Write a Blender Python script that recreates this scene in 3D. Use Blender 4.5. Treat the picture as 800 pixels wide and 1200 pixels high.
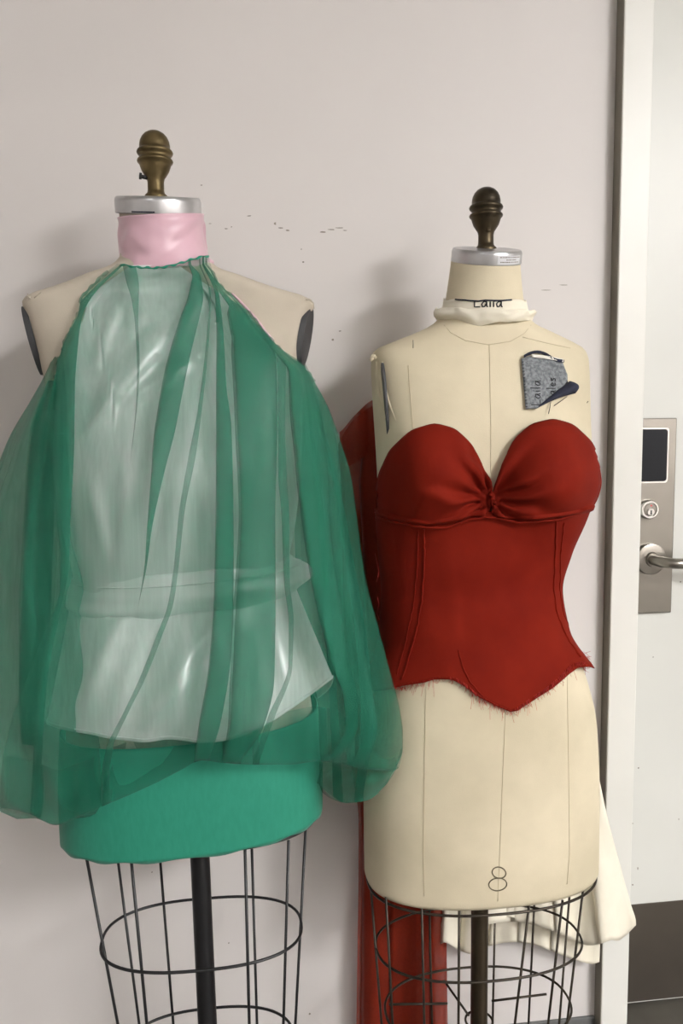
import bpy, bmesh, math, random
import numpy as np
from mathutils import Vector, Matrix, noise
from mathutils.bvhtree import BVHTree
random.seed(7)
for o in list(bpy.data.objects): bpy.data.objects.remove(o)
scene = bpy.context.scene
col = scene.collection
PI = math.pi

# ------------------------------------------------------------------ camera
FPX = 930.0
CAM = Vector((0.0, -1.29, 1.165))
YAW, PITCH, ROLL = math.radians(7.2), math.radians(5.65), -0.0103
F = Vector((math.sin(YAW)*math.cos(PITCH), math.cos(YAW)*math.cos(PITCH), -math.sin(PITCH)))
R0 = Vector((math.cos(YAW), -math.sin(YAW), 0)); U0 = R0.cross(F)
RX = R0*math.cos(ROLL) + U0*math.sin(ROLL); UX = U0*math.cos(ROLL) - R0*math.sin(ROLL)
cd = bpy.data.cameras.new('camera'); cam = bpy.data.objects.new('camera', cd); col.objects.link(cam)
cd.sensor_fit = 'VERTICAL'; cd.sensor_height = 36.0; cd.lens = FPX/1200*36.0; cd.clip_start = 0.02
M = Matrix((RX, UX, -F)).transposed().to_4x4(); M.translation = CAM
cam.matrix_world = M
scene.camera = cam

# ------------------------------------------------------------------ world, exposure
w = bpy.data.worlds.new('world'); scene.world = w; w.use_nodes = True
w.node_tree.nodes['Background'].inputs[0].default_value = (0.9, 0.93, 1.0, 1)
w.node_tree.nodes['Background'].inputs[1].default_value = 0.15
vs = scene.view_settings
vs.view_transform = 'Standard'; vs.look = 'None'; vs.gamma = 1.0; vs.use_curve_mapping = False
vs.exposure = 0.0
scene.cycles.transparent_max_bounces = 32
scene.cycles.max_bounces = 10
# ceiling luminaires: (x, y, width, depth, strength)
CEIL_Z = 2.75
LAMPS = [(2.5, -3.3, 0.6, 1.2, 100.0), (-1.1, -3.2, 0.6, 1.2, 5.0), (2.5, -5.0, 0.6, 1.2, 50.0), (-1.1, -5.0, 0.6, 1.2, 5.0)]

# ------------------------------------------------------------------ helpers
def ray(px, py):
    return F + RX*((px-400)/FPX) - UX*((py-600)/FPX)
def P(px, py, Y):
    d = ray(px, py); t = (Y-CAM.y)/d.y
    return CAM + d*t
def proj(p):
    d = p-CAM; z = d.dot(F)
    return 400+FPX*d.dot(RX)/z, 600-FPX*d.dot(UX)/z
def lin(c):
    return tuple(((v/255)/12.92 if v/255 <= .04045 else ((v/255+.055)/1.055)**2.4) for v in c)
def tab(tbl, y, k=1):
    """smooth monotone interpolation in a table by its first column"""
    xs = [r[0] for r in tbl]; ys = [r[k] for r in tbl]
    if y <= xs[0]: return ys[0]
    if y >= xs[-1]: return ys[-1]
    i = 0
    while xs[i+1] < y: i += 1
    h = xs[i+1]-xs[i]; s = (ys[i+1]-ys[i])/h
    def slope(j):
        if j <= 0 or j >= len(xs)-1: return None
        a = (ys[j]-ys[j-1])/(xs[j]-xs[j-1]); b = (ys[j+1]-ys[j])/(xs[j+1]-xs[j])
        return 0.0 if a*b <= 0 else 2*a*b/(a+b)
    m0 = slope(i); m1 = slope(i+1)
    m0 = s if m0 is None else m0; m1 = s if m1 is None else m1
    t = (y-xs[i])/h
    return (ys[i]*(1+2*t)*(1-t)**2 + h*m0*t*(1-t)**2 + ys[i+1]*t*t*(3-2*t) + h*m1*t*t*(t-1))
def sm(a, b, x):
    t = max(0.0, min(1.0, (x-a)/(b-a))); return t*t*(3-2*t)

class MB:
    def __init__(s): s.v = []; s.f = []
    def grid(s, rows, closed=False, flip=False):
        b = len(s.v); n = len(rows[0])
        for r in rows: s.v += [tuple(p) for p in r]
        for i in range(len(rows)-1):
            for j in range(n if closed else n-1):
                k = (j+1) % n
                q = (b+i*n+j, b+i*n+k, b+(i+1)*n+k, b+(i+1)*n+j)
                s.f.append(q[::-1] if flip else q)
        return b
    def cap(s, start, n, flip=False):
        f = tuple(range(start, start+n)); s.f.append(f[::-1] if flip else f)
    def box(s, x0, y0, z0, x1, y1, z1):
        b = len(s.v)
        s.v += [(x, y, z) for z in (z0, z1) for y in (y0, y1) for x in (x0, x1)]
        for q in ((0,2,3,1),(4,5,7,6),(0,1,5,4),(2,6,7,3),(0,4,6,2),(1,3,7,5)): s.f.append(tuple(b+i for i in q))
        return s
    def tube(s, pts, r, n=8, closed=False, caps=True):
        pts = [Vector(p) for p in pts]; m = len(pts); rows = []
        up = Vector((0.013, 0.021, 1)).normalized(); a = None
        for i, p in enumerate(pts):
            if closed: t = pts[(i+1) % m]-pts[i-1]
            else: t = pts[min(i+1, m-1)]-pts[max(i-1, 0)]
            t = t.normalized() if t.length > 1e-9 else Vector((0,0,1))
            if a is None:
                a = t.cross(up)
                if a.length < .05: a = t.cross(Vector((1,0,0)))
            a = (a - t*a.dot(t)).normalized(); b = t.cross(a)
            rr = r[i] if isinstance(r, (list, tuple)) else r
            rows.append([p+(a*math.cos(2*PI*k/n)+b*math.sin(2*PI*k/n))*rr for k in range(n)])
        if closed: rows.append(rows[0])
        st = s.grid(rows, True)
        if caps and not closed:
            s.cap(st, n, True); s.cap(st+(m-1)*n, n)
        return s
    def lathe(s, prof, base, n=40, rot=None):
        rows = []
        for r, z in prof:
            rows.append([Vector((r*math.cos(2*PI*k/n), r*math.sin(2*PI*k/n), z)) for k in range(n)])
        rows = [[base+(rot @ p if rot else p) for p in row] for row in rows]
        st = s.grid(rows, True); s.cap(st, n, True); s.cap(st+(len(prof)-1)*n, n)
        return s
    def build(s, name, mat, parent=None, smooth=True, bevel=0, sharp=None, solid=0):
        me = bpy.data.meshes.new(name); me.from_pydata(s.v, [], s.f); me.update()
        if smooth:
            me.polygons.foreach_set('use_smooth', [True]*len(me.polygons))
            if sharp: me.set_sharp_from_angle(angle=math.radians(sharp))
        me.materials.append(mat)
        o = bpy.data.objects.new(name, me); col.objects.link(o)
        if bevel:
            b = o.modifiers.new('bevel', 'BEVEL'); b.width = bevel; b.segments = 2; b.limit_method = 'ANGLE'
        if solid:
            b = o.modifiers.new('solid', 'SOLIDIFY'); b.thickness = solid; b.offset = 0
        if parent is not None: attach(o, parent)
        return o
def attach(o, parent):
    o.parent = parent
    # parts are modelled in world coordinates; only the Empties carry an offset
    if parent.type == 'EMPTY': o.matrix_parent_inverse = Matrix.Translation(parent.location).inverted()
def tag(o, label=None, cat=None, group=None, kind=None):
    if label: o['label'] = label
    if cat: o['category'] = cat
    if group: o['group'] = group
    if kind: o['kind'] = kind
    return o
def thing(name, loc, label, cat, group=None):
    o = bpy.data.objects.new(name, None); o.empty_display_size = .05; o.location = loc; col.objects.link(o)
    return tag(o, label, cat, group)

# ------------------------------------------------------------------ materials
def nt(name):
    m = bpy.data.materials.new(name); m.use_nodes = True
    return m, m.node_tree, m.node_tree.nodes['Principled BSDF']
def setin(b, **kw):
    for k, v in kw.items():
        b.inputs[k.replace('_', ' ')].default_value = v
def add_noise(t, scale, detail=4, stretch=(1,1,1), rough=.55):
    tc = t.nodes.new('ShaderNodeTexCoord'); mp = t.nodes.new('ShaderNodeMapping'); n = t.nodes.new('ShaderNodeTexNoise')
    mp.inputs['Scale'].default_value = stretch
    t.links.new(tc.outputs['Object'], mp.inputs['Vector']); t.links.new(mp.outputs['Vector'], n.inputs['Vector'])
    n.inputs['Scale'].default_value = scale; n.inputs['Detail'].default_value = detail; n.inputs['Roughness'].default_value = rough
    return n
def mottled(name, c1, c2, scale=6, rough=.7, metal=0, bump=0, bscale=200, bstretch=(1,1,1), lo=.35, hi=.65, detail=4, bdist=.001, **kw):
    m, t, b = nt(name)
    n = add_noise(t, scale, detail)
    r = t.nodes.new('ShaderNodeValToRGB'); r.color_ramp.elements[0].position = lo; r.color_ramp.elements[1].position = hi
    r.color_ramp.elements[0].color = lin(c1)+(1,); r.color_ramp.elements[1].color = lin(c2)+(1,)
    t.links.new(n.outputs['Fac'], r.inputs['Fac']); t.links.new(r.outputs['Color'], b.inputs['Base Color'])
    setin(b, Roughness=rough, Metallic=metal, **kw)
    if bump:
        n2 = add_noise(t, bscale, 2, bstretch); bp = t.nodes.new('ShaderNodeBump')
        bp.inputs['Strength'].default_value = bump; bp.inputs['Distance'].default_value = bdist
        t.links.new(n2.outputs['Fac'], bp.inputs['Height']); t.links.new(bp.outputs['Normal'], b.inputs['Normal'])
    return m
def sheer(name, c, cover, c2=None, transl=.4, tint=None, stretch=(60,60,1.2), bump=.35, var=.0, sheen=.25):
    """woven sheer cloth: a share of open weave (transparent) and a share of coloured threads"""
    m, t, b = nt(name); t.nodes.remove(b)
    out = t.nodes['Material Output']
    n = add_noise(t, 3.0, 3, stretch)
    r = t.nodes.new('ShaderNodeValToRGB'); r.color_ramp.elements[0].position = .3; r.color_ramp.elements[1].position = .7
    r.color_ramp.elements[0].color = lin(c)+(1,); r.color_ramp.elements[1].color = lin(c2 or c)+(1,)
    t.links.new(n.outputs['Fac'], r.inputs['Fac'])
    bp = t.nodes.new('ShaderNodeBump'); bp.inputs['Strength'].default_value = bump; bp.inputs['Distance'].default_value = .002
    t.links.new(n.outputs['Fac'], bp.inputs['Height'])
    d = t.nodes.new('ShaderNodeBsdfPrincipled'); d.inputs['Roughness'].default_value = .6
    d.inputs['Sheen Weight'].default_value = sheen; d.inputs['Sheen Roughness'].default_value = .4
    d.inputs['Specular IOR Level'].default_value = .25
    tl = t.nodes.new('ShaderNodeBsdfTranslucent'); tr = t.nodes.new('ShaderNodeBsdfTransparent')
    tr.inputs['Color'].default_value = (lin(tint)+(1,)) if tint else (1,1,1,1)
    for q in (d.inputs['Base Color'], tl.inputs['Color']): t.links.new(r.outputs['Color'], q)
    for q in (d, tl): t.links.new(bp.outputs['Normal'], q.inputs['Normal'])
    m1 = t.nodes.new('ShaderNodeMixShader'); m1.inputs[0].default_value = transl
    m2 = t.nodes.new('ShaderNodeMixShader')
    mr = t.nodes.new('ShaderNodeMapRange'); mr.inputs['From Min'].default_value = .3; mr.inputs['From Max'].default_value = .7
    mr.inputs['To Min'].default_value = cover-var; mr.inputs['To Max'].default_value = cover+var
    t.links.new(n.outputs['Fac'], mr.inputs['Value']); t.links.new(mr.outputs['Result'], m2.inputs[0])
    t.links.new(d.outputs[0], m1.inputs[1]); t.links.new(tl.outputs[0], m1.inputs[2])
    t.links.new(tr.outputs[0], m2.inputs[1]); t.links.new(m1.outputs[0], m2.inputs[2]); t.links.new(m2.outputs[0], out.inputs['Surface'])
    return m
def emitter(name, c, s):
    m, t, b = nt(name)
    setin(b, Emission_Color=c+(1,), Emission_Strength=s); b.inputs['Base Color'].default_value = (.9,.9,.9,1)
    return m

MT = {}
MT['wall'] = mottled('painted_wall', (211,206,203), (218,213,210), 1.2, .6, bump=.08, bscale=120, bdist=.0006)
MT['ceiling'] = mottled('ceiling_tile', (225,225,220), (235,235,230), 8, .9)
MT['floor'] = mottled('floor_vinyl', (70,66,60), (96,92,84), 5, .45, bump=.05)
MT['frame'] = mottled('frame_enamel', (222,221,214), (228,227,221), 3, .38, bump=.05, bscale=60)
MT['door'] = mottled('door_enamel', (208,208,202), (214,214,208), 2.5, .38, bump=.06, bscale=50)
MT['frame_side'] = mottled('frame_side_shade', (120,114,103), (132,126,114), 5, .6)  # darker than the frame enamel: shade of the left-facing side put into the colour
MT['kick'] = mottled('kick_plate', (66,60,53), (80,73,64), 3, .42, .35, bump=.04)
MT['base'] = mottled('rubber_base', (92,93,92), (104,105,104), 8, .6)
MT['mark'] = mottled('scuff', (120,114,106), (160,152,142), 80, .9)
MT['steel'] = mottled('brushed_steel', (132,127,120), (146,141,133), 4, .30, 1.0, bump=.15, bscale=20, bstretch=(1,1,60), bdist=.0004)
MT['chrome'] = mottled('satin_chrome', (196,193,188), (210,207,203), 9, .2, 1.0)
MT['slot'] = mottled('dark_slot', (20,18,18), (30,28,28), 9, .5)
MT['glass'] = mottled('reader_glass', (12,15,20), (17,20,27), 3, .35, Specular_IOR_Level=.2)
MT['reddot'] = mottled('red_indicator', (190,40,50), (200,50,60), 9, .5)
MT['canvas'] = mottled('form_canvas', (198,187,160), (219,207,180), 5, .85, bump=.3, bscale=700, bdist=.0006, detail=6)
MT['canvas_old'] = mottled('aged_canvas', (178,168,152), (194,184,168), 7, .85, bump=.3, bscale=600, bdist=.0006, detail=6)
MT['seam'] = mottled('seam_thread', (186,172,142), (198,184,155), 30, .9)
MT['plate'] = mottled('arm_plate', (44,44,46), (66,66,68), 20, .5)
MT['brass'] = mottled('aged_brass', (84,72,48), (120,104,72), 25, .42, .85, bump=.1, bscale=90)
MT['bronze'] = mottled('dark_bronze', (56,49,39), (84,73,55), 25, .4, .85, bump=.1, bscale=90)
MT['cap'] = mottled('cast_aluminium', (176,176,178), (206,206,207), 14, .3, .9, bump=.1, bscale=60)
MT['paper'] = mottled('label_paper', (214,214,218), (228,228,230), 20, .5)
MT['ink'] = mottled('black_ink', (26,24,28), (36,34,38), 30, .7)
MT['pencil'] = mottled('marker_line', (92,84,66), (110,100,80), 60, .8)
MT['navy'] = mottled('navy_twill', (28,30,46), (42,46,66), 90, .8)
MT['denim'] = mottled('denim_back', (98,102,106), (138,142,145), 260, .9, detail=2, bump=.4, bscale=900, bdist=.0005)
MT['cotton'] = mottled('white_cotton', (226,222,212), (236,232,222), 20, .9)
MT['muslin'] = mottled('muslin', (230,223,204), (238,231,214), 9, .9, bump=.3, bscale=500, bdist=.0005)
MT['black'] = mottled('black_enamel', (20,20,22), (30,30,32), 20, .4)
MT['wire'] = mottled('dark_wire', (48,42,36), (70,62,52), 40, .4, .6)
MT['pole'] = mottled('bronze_pole', (72,62,50), (88,77,62), 10, .35, .8)
MT['pink'] = mottled('pink_satin', (212,172,184), (220,180,193), 8, .38, bump=.05, bscale=40, Sheen_Weight=.3, Specular_IOR_Level=.6)
MT['satin'] = mottled('silver_satin', (222,222,222), (234,234,234), 6, .42, .25, bump=.06, bscale=60, bstretch=(1,1,.15), Sheen_Weight=.3, Specular_IOR_Level=.7)
MT['chiffon'] = sheer('green_chiffon', (42,140,112), .32, (66,162,134), var=.05, bump=.6)
MT['chiffon_full'] = sheer('gathered_green_chiffon', (40,134,106), .50, (60,152,124), var=.05, bump=.6)
MT['band'] = sheer('green_lined_chiffon', (46,144,118), .985, (52,150,124), transl=.15, stretch=(60,60,20), bump=.12)
MT['red'] = mottled('red_silk', (110,22,9), (122,28,13), 12, .8, bump=.2, bscale=500, bdist=.0005, Specular_IOR_Level=.1)
MT['red_sheer'] = sheer('red_organza', (150,46,22), .74, (160,52,27), transl=.45, stretch=(90,90,90), bump=.04)
MT['thread'] = mottled('red_thread', (170,40,34), (190,56,48), 30, .8)

def pale(name, c): return mottled(name, c, c, 5, .8)

# ------------------------------------------------------------------ the setting
XL, XR, YB = -2.6, 3.6, -6.0
FX0 = P(719, 560, -.025).x          # room-side left edge of the door frame
FX1 = FX0 + .050                    # inner edge of its face
DX1 = FX1 + .93                     # far inner edge
DT = 2.08                           # door head height
REC = 0.13                          # recess of the door leaf
def struct(o): return tag(o, kind='structure')
m = MB()
m.box(XL, 0, 0, FX0+.012, .18, CEIL_Z); m.box(FX0+.012, 0, DT+.03, DX1+.04, .18, CEIL_Z); m.box(DX1+.04, 0, 0, XR, .18, CEIL_Z)
wall = struct(m.build('wall_back', MT['wall'], smooth=False)); wall['label'] = 'off white painted wall behind the dress forms'
struct(MB().box(XL-.1, YB, 0, XL, .18, CEIL_Z).build('wall_left', MT['wall'], smooth=False))
struct(MB().box(XR, YB, 0, XR+.1, .18, CEIL_Z).build('wall_right', MT['wall'], smooth=False))
struct(MB().box(XL-.1, YB-.1, 0, XR+.1, YB, CEIL_Z).build('wall_front', MT['wall'], smooth=False))
struct(MB().box(XL-.1, YB-.1, -.05, XR+.1, .5, 0).build('floor', MT['floor'], smooth=False))
struct(MB().box(XL-.1, YB-.1, CEIL_Z, XR+.1, .2, CEIL_Z+.05).build('ceiling', MT['ceiling'], smooth=False))
struct(MB().box(XL, -.006, 0, FX0-.002, 0, .100).build('baseboard_back', MT['base'], smooth=False, bevel=.002))
struct(MB().box(DX1+.06, -.006, 0, XR, 0, .100).build('baseboard_right', MT['base'], smooth=False, bevel=.002))
# wall scuffs: small pencil-like dashes
def blotch(m, px, py, lx, ly, Y=-.0006, n=7):
    pts = []
    for k in range(n):
        a = 2*PI*k/n; r = random.uniform(.6, 1.1)
        pts.append(P(px+lx*math.cos(a)*r, py+ly*math.sin(a)*r, Y))
    b = len(m.v); m.v += [tuple(p) for p in pts]; m.f.append(tuple(range(b, b+n))[::-1])
m = MB()
for (x, y, a, b) in ((265,268,3,.8),(271,266,1,1),(292,253,3,.7),(322,262,2,2),(329,267,4,1),(337,270,3,1.2),(378,272,4,1),(388,269,5,.9),(398,267,6,.7),
                     (236,217,1.4,.8),(390,398,1.6,1.6),(398,388,2,1),(353,292,1,1),(355,307,1.4,1),(205,345,1,1),(640,340,8,.5),(660,334,6,.5),(404,270,3,.8),(246,262,3,.6),
                     (268,1105,1.2,1.2),(363,1188,1.5,1.5),(178,1022,1,1.2)):
    blotch(m, x, y, a, b)
o = m.build('scuff_marks', MT['mark'], wall, smooth=False); o['kind'] = 'stuff'; o['label'] = 'grey pencil scuffs on the paint'
# door frame: face, side return, head
m = MB()
m.box(FX0, -.025, 0, FX1, REC+.06, DT); m.box(DX1, -.025, 0, DX1+.05, REC+.06, DT); m.box(FX0, -.025, DT, DX1+.05, REC+.06, DT+.05)
trim = struct(m.build('trim_1', MT['frame'], smooth=False, bevel=.0015)); trim['label'] = 'white enamelled steel door frame'
o = MB().box(FX0-.0012, -.0235, 0, FX0, 0, DT+.048).build('return_edge', MT['frame_side'], trim, smooth=False); o['label'] = 'frame side return with its shade painted in grey'  # thin sheet over the frame side, carries its painted shade
# door leaf
DY = REC
m = MB().box(FX1+.004, DY, .008, DX1-.004, DY+.045, DT-.004)
door = struct(m.build('door_1', MT['door'], smooth=False, bevel=.002)); door['label'] = 'white door with steel lock plate and dark kick plate'
kz = P(770, 1057, DY).z
MB().box(FX1+.006, DY-.002, .012, DX1-.01, DY, kz).build('kick_plate', MT['kick'], door, smooth=False, bevel=.0008)['label'] = 'dark metal kick plate'
m = MB()
for (x, y, a, b) in ((747,1018,.9,2),(741,1037,1.2,1.2),(748,900,1,1),(741,965,1,1),(760,560,1.5,1),(797,682,1.5,1),(765,770,.8,.8),(795,960,.6,1.4)):
    blotch(m, x, y, a, b, DY-.0005)
o = m.build('door_scuffs', MT['mark'], door, smooth=False); o['kind'] = 'stuff'
# lock plate
pz1, pz0 = P(770, 490, DY).z, P(770, 717, DY).z
px1 = P(790, 600, DY-.01).x; px0 = px1-.079; LY = DY-.010
plate = MB().box(px0, LY, pz0, px1, DY, pz1).build('lock_plate', MT['steel'], door, smooth=False, bevel=.002)
plate['label'] = 'tall brushed steel lock plate'
gz1, gz0 = P(770, 503, LY).z, P(770, 564, LY).z; gx1 = P(781, 530, LY).x; gx0 = gx1-.058
def rrect(m, x0, z0, x1, z1, y0, y1, r=.006, n=6):
    lo = []
    for cx, cz, a0 in ((x1-r, z1-r, 0), (x0+r, z1-r, 90), (x0+r, z0+r, 180), (x1-r, z0+r, 270)):
        for k in range(n+1):
            a = math.radians(a0+90*k/n); lo.append((cx+r*math.cos(a), cz+r*math.sin(a)))
    st = m.grid([[(x, y1, z) for x, z in lo], [(x, y0, z) for x, z in lo]], True)
    m.cap(st+len(lo), len(lo)); m.cap(st, len(lo), True)
m = MB(); rrect(m, gx0-.003, gz0-.003, gx1+.003, gz1+.003, LY-.0012, LY+.002); m.build('reader_bezel', MT['chrome'], plate, smooth=False)
m = MB(); rrect(m, gx0, gz0, gx1, gz1, LY-.0022, LY+.002); m.build('card_reader', MT['glass'], plate, smooth=False)['label'] = 'black card reader window'
RXM = Matrix.Rotation(math.radians(90), 3, 'X')   # lathe axis z -> -y
c = P(760, 597, LY-.006)
MB().lathe([(.0185,-.006),(.0185,.003),(.0165,.006),(.0135,.006),(.0135,.004)], c, 36, RXM).build('cylinder_collar', MT['chrome'], plate, sharp=35)
MB().lathe([(.0125,-.004),(.0125,.0055),(.0115,.0065)], c, 36, RXM).build('cylinder_face', MT['steel'], plate, sharp=35)
c2 = c+Vector((0,-.0062,-.004))
MB().lathe([(.0072,-.001),(.0072,.002),(.0062,.0028)], c2, 28, RXM).build('key_plug', MT['chrome'], plate, sharp=35)
MB().box(c2.x-.0011, c2.y-.0036, c2.z-.0048, c2.x+.0011, c2.y-.002, c2.z+.0030).build('key_slot', MT['slot'], plate, smooth=False)
MB().lathe([(.0016,0),(.0016,.0010),(.0010,.0014)], c+Vector((.001,-.0062,.0078)), 14, RXM).build('red_mark', MT['reddot'], plate)
c = P(762, 655, LY-.006)
MB().lathe([(.0300,-.006),(.0300,.002),(.0290,.004),(.0265,.0048),(.014,.0055),(.0125,.008),(.0125,.010)], c, 48, RXM).build('handle_rose', MT['steel'], plate, sharp=35)
pts = [c+Vector(v) for v in ((0,0,0),(0,-.022,0),(.002,-.036,0),(.008,-.046,-.0005),(.018,-.052,-.001),(.032,-.054,-.0015),(.060,-.054,-.002),(.105,-.054,-.002),(.114,-.050,-.002),(.118,-.040,-.002))]
def smooth_path(pts, n=6):
    out = []
    for i in range(len(pts)-1):
        p0, p1, p2, p3 = pts[max(i-1,0)], pts[i], pts[i+1], pts[min(i+2, len(pts)-1)]
        for k in range(n):
            t = k/n
            out.append(.5*((2*p1)+(p2-p0)*t+(2*p0-5*p1+4*p2-p3)*t*t+(3*p1-p0-3*p2+p3)*t**3))
    out.append(pts[-1]); return out
MB().tube(smooth_path(pts), .0098, 18).build('lever_handle', MT['steel'], plate, sharp=50)['label'] = 'curved round bar lever handle'
# ceiling luminaires
for i, (x, y, a, b, s) in enumerate(LAMPS):
    nm = ['nearest the door', 'above the camera on the door-less side', 'far back on the door side', 'far back away from the door'][i]
    t = thing('ceiling_light', (x, y, CEIL_Z), 'recessed fluorescent ceiling panel '+nm, 'ceiling light', 'ceiling panels of the room')
    m = MB()
    for q in ((x-a/2-.03, y-b/2-.03, x+a/2+.03, y-b/2), (x-a/2-.03, y+b/2, x+a/2+.03, y+b/2+.03), (x-a/2-.03, y-b/2, x-a/2, y+b/2), (x+a/2, y-b/2, x+a/2+.03, y+b/2)):
        m.box(q[0], q[1], CEIL_Z-.012, q[2], q[3], CEIL_Z)
    m.build('panel_frame', MT['frame'], t, smooth=False)
    MB().box(x-a/2, y-b/2, CEIL_Z-.008, x+a/2, y+b/2, CEIL_Z-.002).build('diffuser', emitter('tube_light_%d' % i, (1.0, .995, .99), s), t, smooth=False)

# ------------------------------------------------------------------ dress form body as a lofted surface
class Form:
    """rows: (py, left px, right px, front depth, back depth, exponent, side tilt, forward tilt) measured in the plane of the pole"""
    def __init__(s, rows, Y, bumps=()):
        s.rows = rows; s.Y = Y; s.bumps = bumps; s.cache = {}
    def sec(s, py):
        k = round(py, 3)
        if k in s.cache: return s.cache[k]
        T = s.rows
        xl, xr = tab(T, py, 1), tab(T, py, 2)
        a, b = P(xl, py, s.Y), P(xr, py, s.Y)
        r = ((a.x+b.x)/2, (a.z+b.z)/2, (b.x-a.x)/2) + tuple(tab(T, py, j) for j in range(3, 8))
        s.cache[k] = r; return r
    def pt(s, th, py, off=0.0):
        cx, cz, hw, df, db, n, tilt, ft = s.sec(py)
        c, q = math.cos(th), math.sin(th)
        x = (hw+off)*math.copysign(abs(c)**(2/n), c)
        d = ((df if q > 0 else db)+off)*math.copysign(abs(q)**(2/n), q)
        X, Z = cx+x, cz+tilt*x-ft*d
        if q > 0:
            for (bx, bz, sx, sz, h) in s.bumps:
                d += h*math.exp(-((X-bx)/sx)**2-((Z-bz)/sz)**2)*min(1, q*1.6)
        return Vector((X, s.Y-d, Z))
    def rowsof(s, y0, y1, nr, nc, off=0.0):
        out = []
        for i in range(nr+1):
            py = y0+(y1-y0)*i/nr
            out.append([s.pt(2*PI*k/nc, py, off) for k in range(nc)])
        return out
def bvh(objs):
    V, Fc = [], []
    for o in objs:
        b = len(V); V += [v.co.copy() for v in o.data.vertices]; Fc += [tuple(b+i for i in p.vertices) for p in o.data.polygons]
    return BVHTree.FromPolygons(V, Fc)
def hit(tree, px, py):
    d = ray(px, py).normalized()
    loc, nor, idx, dist = tree.ray_cast(CAM, d)
    return (loc, nor)
def on(tree, px, py, off, fallback=None):
    loc, nor = hit(tree, px, py)
    if loc is None:
        d = ray(px, py).normalized()
        p = P(px, py, fallback if fallback is not None else -.2)
        loc, nor, i, dd = tree.find_nearest(p)
        nor = -d
        return p if fallback is not None else loc-d*off
    if nor.dot(ray(px, py)) > 0: nor = -nor
    return loc+nor*off

LY_, RY_ = -0.190, -0.165     # planes of the two poles

def finial(name, parent, basepx, toppx, cx, Y, mat, side_screw):
    p0 = P(cx, basepx, Y); p1 = P(cx, toppx, Y); h = p1.z-p0.z
    k = h/72.0
    prof = [(0.5,-3),(13,-3),(13.2,0),(12.5,1.5),(10,4),(9.3,7),(9.2,16),(10,20),(12,23),(15.2,28),(17,33),(18,36.5),(19.6,37.5),(20.2,39),(19.6,40.5),(17.8,41.6),(17.4,43),
            (18,45.5),(19.6,46.6),(20.4,48.5),(19.6,50.5),(17.9,51.8),(17.2,53),(17.2,56),(16.3,61),(14.2,65.5),(11,69),(7,71.3),(3,72.2),(.3,72.4)]
    o = MB().lathe([(r*k, z*k) for r, z in prof], p0, 44).build(name, mat, parent, sharp=60)
    if side_screw:
        a = p0+Vector((-9*k, -3*k, 20*k)); m = MB().tube([a, a+Vector((-7*k,-2*k,1*k))], 2.2*k, 10); m.tube([a+Vector((-6*k,-1.8*k,1*k)), a+Vector((-8.5*k,-2.4*k,1.2*k))], 3.6*k, 10)
    else:
        a = p0+Vector((0,-9*k,20.5*k)); m = MB().tube([a+Vector((0,3*k,0)), a+Vector((0,-3*k,-.4*k))], 2.8*k, 12)
    s = m.build('set_screw', MT['slot'] if side_screw else mat, o); s['label'] = 'small set screw'
    return o
def neck_cap(parent, cx, ybot, rad, h, Y, tilt):
    c = P(cx, ybot, Y); rot = Matrix.Rotation(math.radians(tilt), 3, 'X')
    prof = [(rad*.3,0),(rad*.97,0),(rad,.001),(rad,h*.72),(rad*.985,h*.9),(rad*.95,h),(rad*.5,h*1.04),(.004,h*1.06)]
    return MB().lathe(prof, c, 64, rot).build('neck_cap', MT['cap'], parent, sharp=40), c, rot

# ================================================================== cream form (right)
rroot = thing('dress_form', (P(563,1000,RY_).x, RY_, 0), 'cream canvas dress form marked 8, wearing the red bustier', 'dress form')
def wp(px, py, Y): q = P(px, py, Y); return q.x, q.z
b1 = wp(497, 566, RY_-.1); b2 = wp(642, 562, RY_-.1)
RF = Form([
 (304, 530, 607, .046, .046, 2.0, 0, .28), (340, 525, 610, .048, .048, 2.0, 0, .22), (366, 520, 614, .052, .052, 2.0, 0, .12), (380, 508, 624, .056, .056, 2.1, 0, .06),
 (392, 484, 646, .058, .055, 2.3, 0, 0), (403, 456, 668, .058, .055, 2.6, 0, 0), (412, 438, 681, .058, .056, 2.8, 0, 0), (425, 436, 684, .064, .062, 2.9, 0, 0),
 (470, 438, 684, .082, .078, 2.7, 0, 0), (520, 441, 686, .092, .086, 2.4, 0, 0), (560, 443, 690, .096, .088, 2.3, 0, 0), (600, 445, 679, .094, .086, 2.3, 0, 0),
 (650, 449, 658, .088, .08, 2.3, 0, 0), (690, 452, 649, .084, .078, 2.3, 0, 0), (735, 450, 656, .088, .08, 2.3, 0, 0), (780, 444, 676, .096, .088, 2.35, 0, 0),
 (850, 433, 691, .106, .1, 2.4, 0, 0), (930, 427, 694, .108, .104, 2.4, 0, 0), (1018, 428, 693, .106, .102, 2.4, 0, 0)], RY_,
 [(b1[0], b1[1], .055, .06, .040), (b2[0], b2[1], .055, .06, .040)])
m = MB(); rws = RF.rowsof(304, 1014, 150, 112)
rws.append([RF.pt(2*PI*k/112, 1018, -.002) for k in range(112)]); rws.append([RF.pt(2*PI*k/112, 1019, -.012) for k in range(112)])
st = m.grid(rws, True); m.cap(st+(len(rws)-1)*112, 112)
rtorso = m.build('torso', MT['canvas'], rroot)
RT = bvh([rtorso])
finial('finial', rroot, 292, 220, 569, RY_, MT['bronze'], False)
cap_, cc, rot = neck_cap(rroot, 569, 308, .0495, .019, RY_, 17)
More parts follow.
